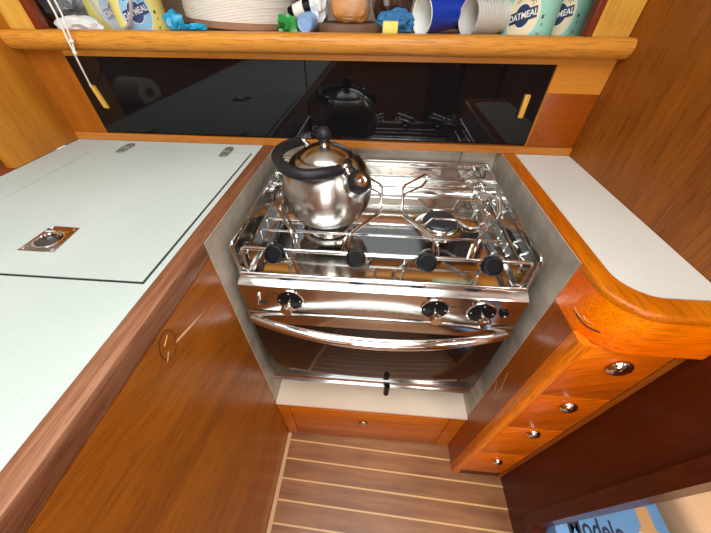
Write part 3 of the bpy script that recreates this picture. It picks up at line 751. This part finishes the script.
# white cord hanging in front
t = thing('hanging_cord', 'white knotted cord hanging down over the rail to the left finger pull', 'cord', (-.405, -.01, .12))
bm = BM()
k1 = Vector((-.3590, -.044, .2080)); k2 = Vector((-.3655, -.044, .189)); e = Vector((-.403, -.0085, .121))
tube(bm, [Vector((-.350, -.044, .46)), Vector((-.349, -.044, .30)), Vector((-.350, -.044, .25)), k1, k2], .0016, 8)
tube(bm, [Vector((-.364, -.044, .46)), Vector((-.363, -.044, .30)), Vector((-.3625, -.044, .25)), Vector((-.3660, -.044, .21)), Vector((-.374, -.038, .175)), Vector((-.390, -.022, .145)), e], .0018, 8)
obj('strand', bm, CORD, t)
for k in (k1, k2):
    bm = BM(); bmesh.ops.create_icosphere(bm, subdivisions=2, radius=.0038, matrix=Matrix.Translation(k)); obj('knot', bm, CORD, t)
bm = BM(); tube(bm, [(-.357, .0, .46), (-.357, -.045, .462)], .003, 8); obj('hook', bm, STEEL_B, t)

# ---- locker contents
def canister(name, label, cx, cy, R, H, lean, base, ring, band_col, rot, txt_sz=.022, group=None):
    t = thing(name, label, 'oatmeal canister', (cx, cy, LZ), group)
    bm = BM(); lathe(bm, [(0, LZ+.0005), (R, LZ+.0005), (R, LZ+H), (0, LZ+H)], Matrix.Translation((cx, cy, 0)), 48); obj('carton', bm, base, t)
    bm = BM(); lathe(bm, [(0, LZ+H), (R+.001, LZ+H-.008), (R+.002, LZ+H+.002), (0, LZ+H+.003)], Matrix.Translation((cx, cy, 0)), 40); obj('cap', bm, plain('canister cap', srgb(238, 236, 228), .4), t)
    def wrap(u, v, off):
        a = rot+u*KS/R; rr = R+off; v = vc+(v-vc)*.94
        return Vector((cx+rr*math.sin(a), cy-rr*math.cos(a), v))
    vc = LZ+.033; KS = .74
    def patch(nm, inner, outer, sy, mat, off, n=40, a0=0, a1=2*PI):
        b = BM(); V = []
        for i in range(n+1):
            a = a0+(a1-a0)*i/n
            V.append([b.verts.new(wrap(q*math.cos(a), vc+q*sy*math.sin(a), off)) for q in (inner, (inner+outer)/2, outer)])
        for i in range(n):
            for k in range(2): b.faces.new((V[i][k], V[i+1][k], V[i+1][k+1], V[i][k+1]))
        return obj(nm, b, mat, t)
    # labels solid enough to stand off the carton
    patch('seal', .019, .038, 1.0, ring, .0004)
    patch('seal_outline', .038, .0400, 1.0, WHITE_INK, .0004)
    patch('seal_centre', .001, .019, 1.0, band_col, .0004)
    patch('seal_outline', .0185, .0200, 1.0, WHITE_INK, .0006)
    til = .26
    def rt(u, v): return (u*math.cos(til)-v*math.sin(til), u*math.sin(til)+v*math.cos(til))
    b = BM(); V = []
    for i in range(13):
        u = -.033+.066*i/12; V.append([b.verts.new(wrap(rt(u, v)[0], vc+rt(u, v)[1], .0009)) for v in (-.0095, .0095)])
    for i in range(12): b.faces.new((V[i][0], V[i+1][0], V[i+1][1], V[i][1]))
    rb = obj('ribbon', b, NAVY_D if base is MINT else NAVY, t)
    b = text_bm('OATMEAL', .0150, extrude=.0001, bold=.0003); xf(b, lambda c: wrap(rt(c.x*1.0, c.y)[0], vc+rt(c.x*1.0, c.y)[1], .0013+c.z)); obj('lettering', b, WHITE_INK, rb)
    # curved word round the seal
    for word, ac, flip in (('ORGANIC', PI/2, 1),):
        b = text_bm(word, .0105, extrude=.0001)
        def cv(c, ac=ac, flip=flip):
            rr = .0285+flip*c.y; a = ac-flip*c.x/.0285
            return wrap(rr*math.cos(a), vc+rr*math.sin(a), .0009+c.z)
        xf(b, cv); obj('lettering', b, NAVY if base is not MINT else GREY_INK, t)
    # small symbols right of the seal
    b = BM()
    for du, dv, r_ in ((.050, .000, .0035), (.053, -.012, .002)):
        V = [b.verts.new(wrap(du+r_*math.cos(a), vc+dv+r_*math.sin(a), .0005)) for a in [2*PI*k/12 for k in range(12)]]; b.faces.new(V)
    obj('small_mark', b, GREY_INK, t)
    b = text_bm('NET WT 18 OZ'[:2], .007, extrude=.0001); xf(b, lambda c: wrap(c.x+.05, c.y+vc-.028, .0005+c.z)); obj('small_mark', b, GREY_INK, t)
    return t
canister('oatmeal_canister', 'yellow oatmeal canister with a blue round seal, left of the paper plates', -.277, .080, .050, .16, 0, YELLOW, SKYINK, NAVY, .42)
canister('oatmeal_canister', 'yellow oatmeal canister half hidden behind the clear plastic tub', -.385, .140, .050, .16, 0, YELLOW, SKYINK, NAVY, .80)
canister('oatmeal_canister', 'mint green oatmeal canister beside the stack of clear cups', .553, .080, .050, .16, 0, MINT, CREAMINK, NAVY_D, -.62)
canister('oatmeal_canister', 'mint green oatmeal canister in the right corner of the locker', .645, .140, .050, .16, 0, MINT, CREAMINK, NAVY_D, -.60)
# clear tub standing on edge
t = thing('plastic_tub', 'clear round plastic tub standing on its rim at the left of the locker', 'tub', (-.318, .035, LZ))
Mt = along((-.302, .008+.03, LZ+.0785), (-.40, -.92, .04))
bm = BM(); lathe(bm, [(0, -.012), (.060, -.012), (.072, 0), (.0735, 0), (.061, -.0135), (0, -.0135)], Mt, 48); obj('lid_shell', bm, PLASTIC_CLEAR, t)
bm = BM(); lathe(bm, [(.0705, -.002), (.0750, -.002), (.0765, .001), (.0750, .004), (.0705, .003), (.0705, -.002)], Mt, 56); obj('tub_rim', bm, plain('pale clear rim', srgb(196, 200, 202), .15, alpha=.7, spec=.9), t)
# napkins and plastic bag left
crumple('x', (0, 0, 0), (1, 1, 1), PAPER) if 0 else None
tag(crumple('paper_napkin', (-.409, .050, LZ+.008), (.050, .022, .018), CLOTHWHITE, seed=3, amp=.14, flat=LZ+.0005), 'crumpled white napkins lying in the left corner of the locker', 'napkin')
tag(crumple('plastic_bag', (-.468, .115, LZ+.050), (.060, .040, .050), PLASTIC_GREY, seed=5, amp=.12, sub=4, flat=LZ+.0005), 'grey crinkled plastic bag behind the white napkins', 'plastic bag')
# paper plates
def plate(name, r, label, group, cx, cy, z, M):
    bm = BM(); n = 72
    wav = lambda k, q: (.010*math.sin(k*PI) if q > r*.9 else 0)
    lathe(bm, [(0, 0), (r*.84, 0), (r*.87, .0025), (r*.95, .0120), (r, .0145), (r*1.0, .0161), (r*.94, .0135), (r*.86, .0040), (r*.83, .0015), (0, .0015)], M, n)
    # fluted rim
    o = obj(name, bm, PAPER); return tag(o, label, 'paper plate', group)
tilt = Euler((0, math.radians(3.0), 0)).to_matrix().to_4x4()
base = Matrix.Translation((-.078, .166, LZ+.0050)) @ tilt
p0 = plate('paper_plate', .127, 'white paper plate, one of the thick stack left of the bread', 'white paper plates in the large stack', 0, 0, 0, base)
for k in range(1, 20): dup(p0, tuple(tilt.to_3x3() @ Vector((random.uniform(-.001, .001), random.uniform(-.001, .001), .0023*k))), group='white paper plates in the large stack')
# wrappers and small things
tag(crumple('wrapper', (-.166, .012, .2360), (.015, .010, .016), CYAN, seed=8, amp=.3, sub=3, freq=1.6, flat=.2229), 'crumpled bright blue wrapper on the rail under the paper plates', 'wrapper')
tag(crumple('wrapper', (-.126, .012, .2275), (.024, .008, .0055), CYAN, seed=9, amp=.35, sub=3, flat=.2229), 'flat strip of bright blue wrapper right of the crumpled one', 'wrapper')
tag(crumple('wrapper', (.060, .045, LZ+.014), (.020, .013, .016), GREEN, seed=12, amp=.45, sub=3, freq=2.5, flat=LZ+.0005), 'crumpled green wrapper beside the pale blue bottle', 'wrapper')
t = thing('small_bottle', 'small dark bottle with a white label lying behind the green wrapper', 'bottle', (.09, .09, LZ+.03))
Mb = along((.058, .085, LZ+.030), (1, -.2, .35))
bm = BM(); lathe(bm, [(0, 0), (.013, 0), (.013, .045), (.006, .055), (.006, .062), (0, .062)], Mb, 24); obj('bottle_body', bm, BLACK, t)
bm = BM(); lathe(bm, [(.0134, .012), (.0136, .012), (.0136, .036), (.0134, .036)], Mb, 24); obj('bottle_label', bm, PAPER, t)
t = thing('bottle', 'pale blue bottle lying with its round cap towards the room', 'bottle', (.107, .05, LZ))
Mb = along((.096, .034, LZ+.0180), (.12, 1, .04))
bm = BM(); lathe(bm, [(0, 0), (.0155, 0), (.0168, .003), (.0168, .018), (0, .018)], Mb, 30); lathe(bm, [(.011, -.0005), (.0140, -.0015), (.0155, 0)], Mb, 30); obj('bottle_cap', bm, PBLUE, t)
bm = BM(); lathe(bm, [(0, .018), (.0150, .018), (.0170, .030), (.0170, .12), (0, .125)], Mb, 30); obj('bottle_body', bm, PBLUE, t)
t = tag(obj('wooden_disc', lathe(BM(), [(0, 0), (.069, 0), (.072, .003), (.072, .014), (.070, .0165), (.062, .017), (0, .017)], Matrix.Translation((.182, .103, LZ+.0005)), 56), TRIVET), 'round grey brown wooden board lying under the bread', 'board')
t = thing('bread_loaf', 'golden bread loaf in a clear plastic bag on the round wooden board', 'bread', (.20, .10, LZ+.024))
o = crumple('loaf', (.186, .098, LZ+.052), (.042, .050, .038), BREAD, t, seed=15, amp=.05, sub=4, flat=LZ+.018, box=.5)
o = crumple('clear_bag', (.188, .098, LZ+.058), (.048, .056, .046), PLASTIC_BAG, t, seed=17, amp=.08, sub=4, flat=LZ+.0178)
tag(crumple('white_cloth', (.113, .090, LZ+.054), (.022, .024, .038), CLOTHWHITE, seed=19, amp=.14, sub=4, flat=LZ+.0178), 'crumpled white cloth left of the bread loaf', 'cloth')
tag(crumple('snack_bag', (.262, .175, LZ+.072), (.030, .030, .045), BROWNBAG, seed=21, amp=.25, sub=4), 'brown snack bag behind the blue cloth', 'bag') if 0 else None
tag(crumple('snack_bag', (.275, .205, LZ+.050), (.045, .045, .050), BROWNBAG, seed=21, amp=.1, sub=4, flat=LZ+.0005), 'dark brown snack bag behind the blue cloth', 'bag')
tag(crumple('snack_bag', (.030, .265, LZ+.055), (.050, .040, .055), BROWNBAG, seed=23, amp=.1, sub=4, flat=LZ+.0005), 'brown crinkled bag behind the paper plates', 'bag')
tag(obj('small_box', B(.2555, .2855, .026, .052, LZ+.0005, LZ+.0235, bev=.001), YBOX), 'small yellow box in front of the blue cloth', 'box')
tag(crumple('blue_cloth', (.284, .098, LZ+.017), (.042, .034, .022), CLOTHBLUE, seed=25, amp=.14, sub=4, flat=LZ+.0005), 'folded blue cloth left of the blue paper cups', 'cloth')
# cups
def cup(name, label, cat, group, M, r1, r2, h, mat_out, mat_in):
    t = bpy.data.objects.new(name, None); COL.objects.link(t); tag(t, label, cat, group); t.empty_display_size = .03
    t.location = M @ Vector((0, 0, 0))
    bm = BM(); lathe(bm, [(0, .003), (r2, 0), (r1, h), (r1+.0012, h+.0008)], M, 40); obj('cup_wall', bm, mat_out, t)
    bm = BM(); lathe(bm, [(0, .004), (r2-.0008, .004), (r1-.0009, h), (r1+.0016, h+.0012), (r1+.0016, h-.0008), (r1+.0003, h-.001)], M, 40); obj('cup_lining', bm, mat_in, t)
    return t
d = Vector((-.86, -.51, -.05)).normalized()
M0 = along(Vector((.400, .094, LZ+.0345)), d)
c0 = cup('paper_cup', 'blue paper cup lying with its white mouth open to the left', 'paper cup', None, M0, .0310, .026, .078, CUPBLUE, CUPWHITE)
d2 = Vector((-.90, -.43, 0)).normalized()
M0 = along(Vector((.482, .069, LZ+.0305)), d2)
c0 = cup('plastic_cup', 'clear plastic cup nested in the lying stack beside the mint canister', 'plastic cup', 'clear plastic cups nested in a lying stack', M0, .0285, .0245, .040, CUPCLEAR, CUPCLEAR)
for k in range(1, 9): dup(c0, tuple(-d2*.0075*k))
for o in [c for c in COL.objects if c.name.startswith('plastic_cup')]: o.location = o.location+Vector((-.022, -.006, 0))
M0 = along(Vector((.450, .135, LZ+.072)), Vector((.85, -.5, -.03)))
cup('paper_cup', 'red cup lying on top behind the clear cups', 'paper cup', None, M0, .030, .022, .075, CUPRED, CUPWHITE)
M0 = along(Vector((.395, .200, LZ+.036)), Vector((.6, -.75, -.04)))
cup('paper_cup', 'second blue cup lying behind the clear cup stack', 'paper cup', None, M0, .034, .024, .09, CUPBLUE, CUPWHITE)

# ================================================================== BEYOND THE DOORWAY
t = thing('berth', 'low berth base beyond the doorway at the right', 'berth', (1.2, -1, ZF))
obj('berth_base', B(XB+.03, 1.61, -2.2, -.2, ZF, -.76), W_DARK, t, smooth=False)
bm = BM(); bx(bm, 1.030, 1.60, -1.5, -.30, -.7595, -.600, bev=.03, seg=4)
tag(obj('cushion', bm, BEIGE), 'beige cushion behind the blue beer carton beyond the doorway', 'cushion')
for k, (x0, y0, x1, y1) in enumerate(((.985, -.70, 1.03, -.45), (1.06, -.72, 1.09, -.42))):
    pass
t = thing('beer_carton', 'blue printed beer carton seen through the doorway', 'carton', (.83, -.70, -.76))
CZ = -.660
Mc = Matrix.Translation((1.017, -.540, 0)) @ Matrix.Rotation(math.radians(-3), 4, 'Z')
def cx_(x, y, z): return Mc @ Vector((x, y, z))
bm = BM(); bx(bm, -.272, 0, -.30, 0, -.7595, CZ, bev=.003); xf(bm, lambda c: cx_(*c)); obj('carton_body', bm, BOXBLUE, t)
b = text_bm('Modelo', .062, bold=.0010); xf(b, lambda c: cx_(-.176+c.x*.70, -.080+c.y*.95, CZ+.0004+c.z*.5)); obj('lettering', b, plain('dark print', srgb(36, 44, 66), .4), t)
bm = BM(); prism(bm, [(-.060, -.018), (-.030, -.018), (-.032, -.062), (-.064, -.062)], 'z', CZ, CZ+.0006); bx(bm, -.072, -.026, -.070, -.062, CZ, CZ+.0006); xf(bm, lambda c: cx_(*c)); o = obj('tower_print', bm, BOXGOLD, t); o['label'] = 'tan tower printed on the lid'
bm = BM()
bx(bm, -.075, -.026, -.090, -.0705, CZ, CZ+.0005)
xf(bm, lambda c: cx_(*c)); obj('tower_base_print', bm, WHITE_INK, t)
b = text_bm('ESPECIAL', .018); xf(b, lambda c: cx_(-.11+c.x, -.115+c.y, CZ+.0004+c.z*.5)); obj('lettering', b, WHITE_INK, t) if 0 else b.free()
bm = BM(); prism(bm, [(-.262, -.050), (-.270, -.072), (-.258, -.084), (-.248, -.066)], 'z', CZ, CZ+.0005); xf(bm, lambda c: cx_(*c)); obj('gold_print', bm, BOXGOLD, t)

# ================================================================== LIGHT
wd = bpy.data.worlds.new('World'); S.world = wd; wd.use_nodes = True
bg = wd.node_tree.nodes['Background']; bg.inputs['Color'].default_value = (.86, .93, 1, 1); bg.inputs['Strength'].default_value = 1.0
def area(name, loc, rot, sx, sy, power, col):
    l = bpy.data.lights.new(name, 'AREA'); l.shape = 'RECTANGLE'; l.size = sx; l.size_y = sy; l.energy = power; l.color = col
    o = bpy.data.objects.new(name, l); COL.objects.link(o); o.location = loc; o.rotation_euler = rot; return o
area('hatch_daylight', (.125, -.975, .985), (0, 0, 0), 1.03, 1.03, 15, (.93, .97, 1))
area('companionway_daylight', (.40, -2.63, .42), (math.radians(90), 0, 0), .88, 1.0, 16, (1, .97, .92))
area('aft_cabin_fill', (1.2, -1.2, .93), (0, 0, 0), .4, .4, 7.5, (1, .93, .85))  # added unseen fill lamp that brightens the beige cushion beyond the doorway

# ================================================================== CAMERA
cam = bpy.data.cameras.new('Camera'); co = bpy.data.objects.new('Camera', cam); COL.objects.link(co)
co.location = (.2584987, -.7230697, .2807136); co.rotation_euler = (.811601, -.00434087, .07709122)
cam.sensor_width = 36; cam.lens = 36*288.777/711; cam.clip_start = .01
S.camera = co
S.view_settings.view_transform = 'Standard'; S.view_settings.look = 'None'; S.view_settings.gamma = 1; S.view_settings.use_curve_mapping = False
S.view_settings.exposure = .4
for o in COL.objects:
    if '__w' in o: del o['__w']
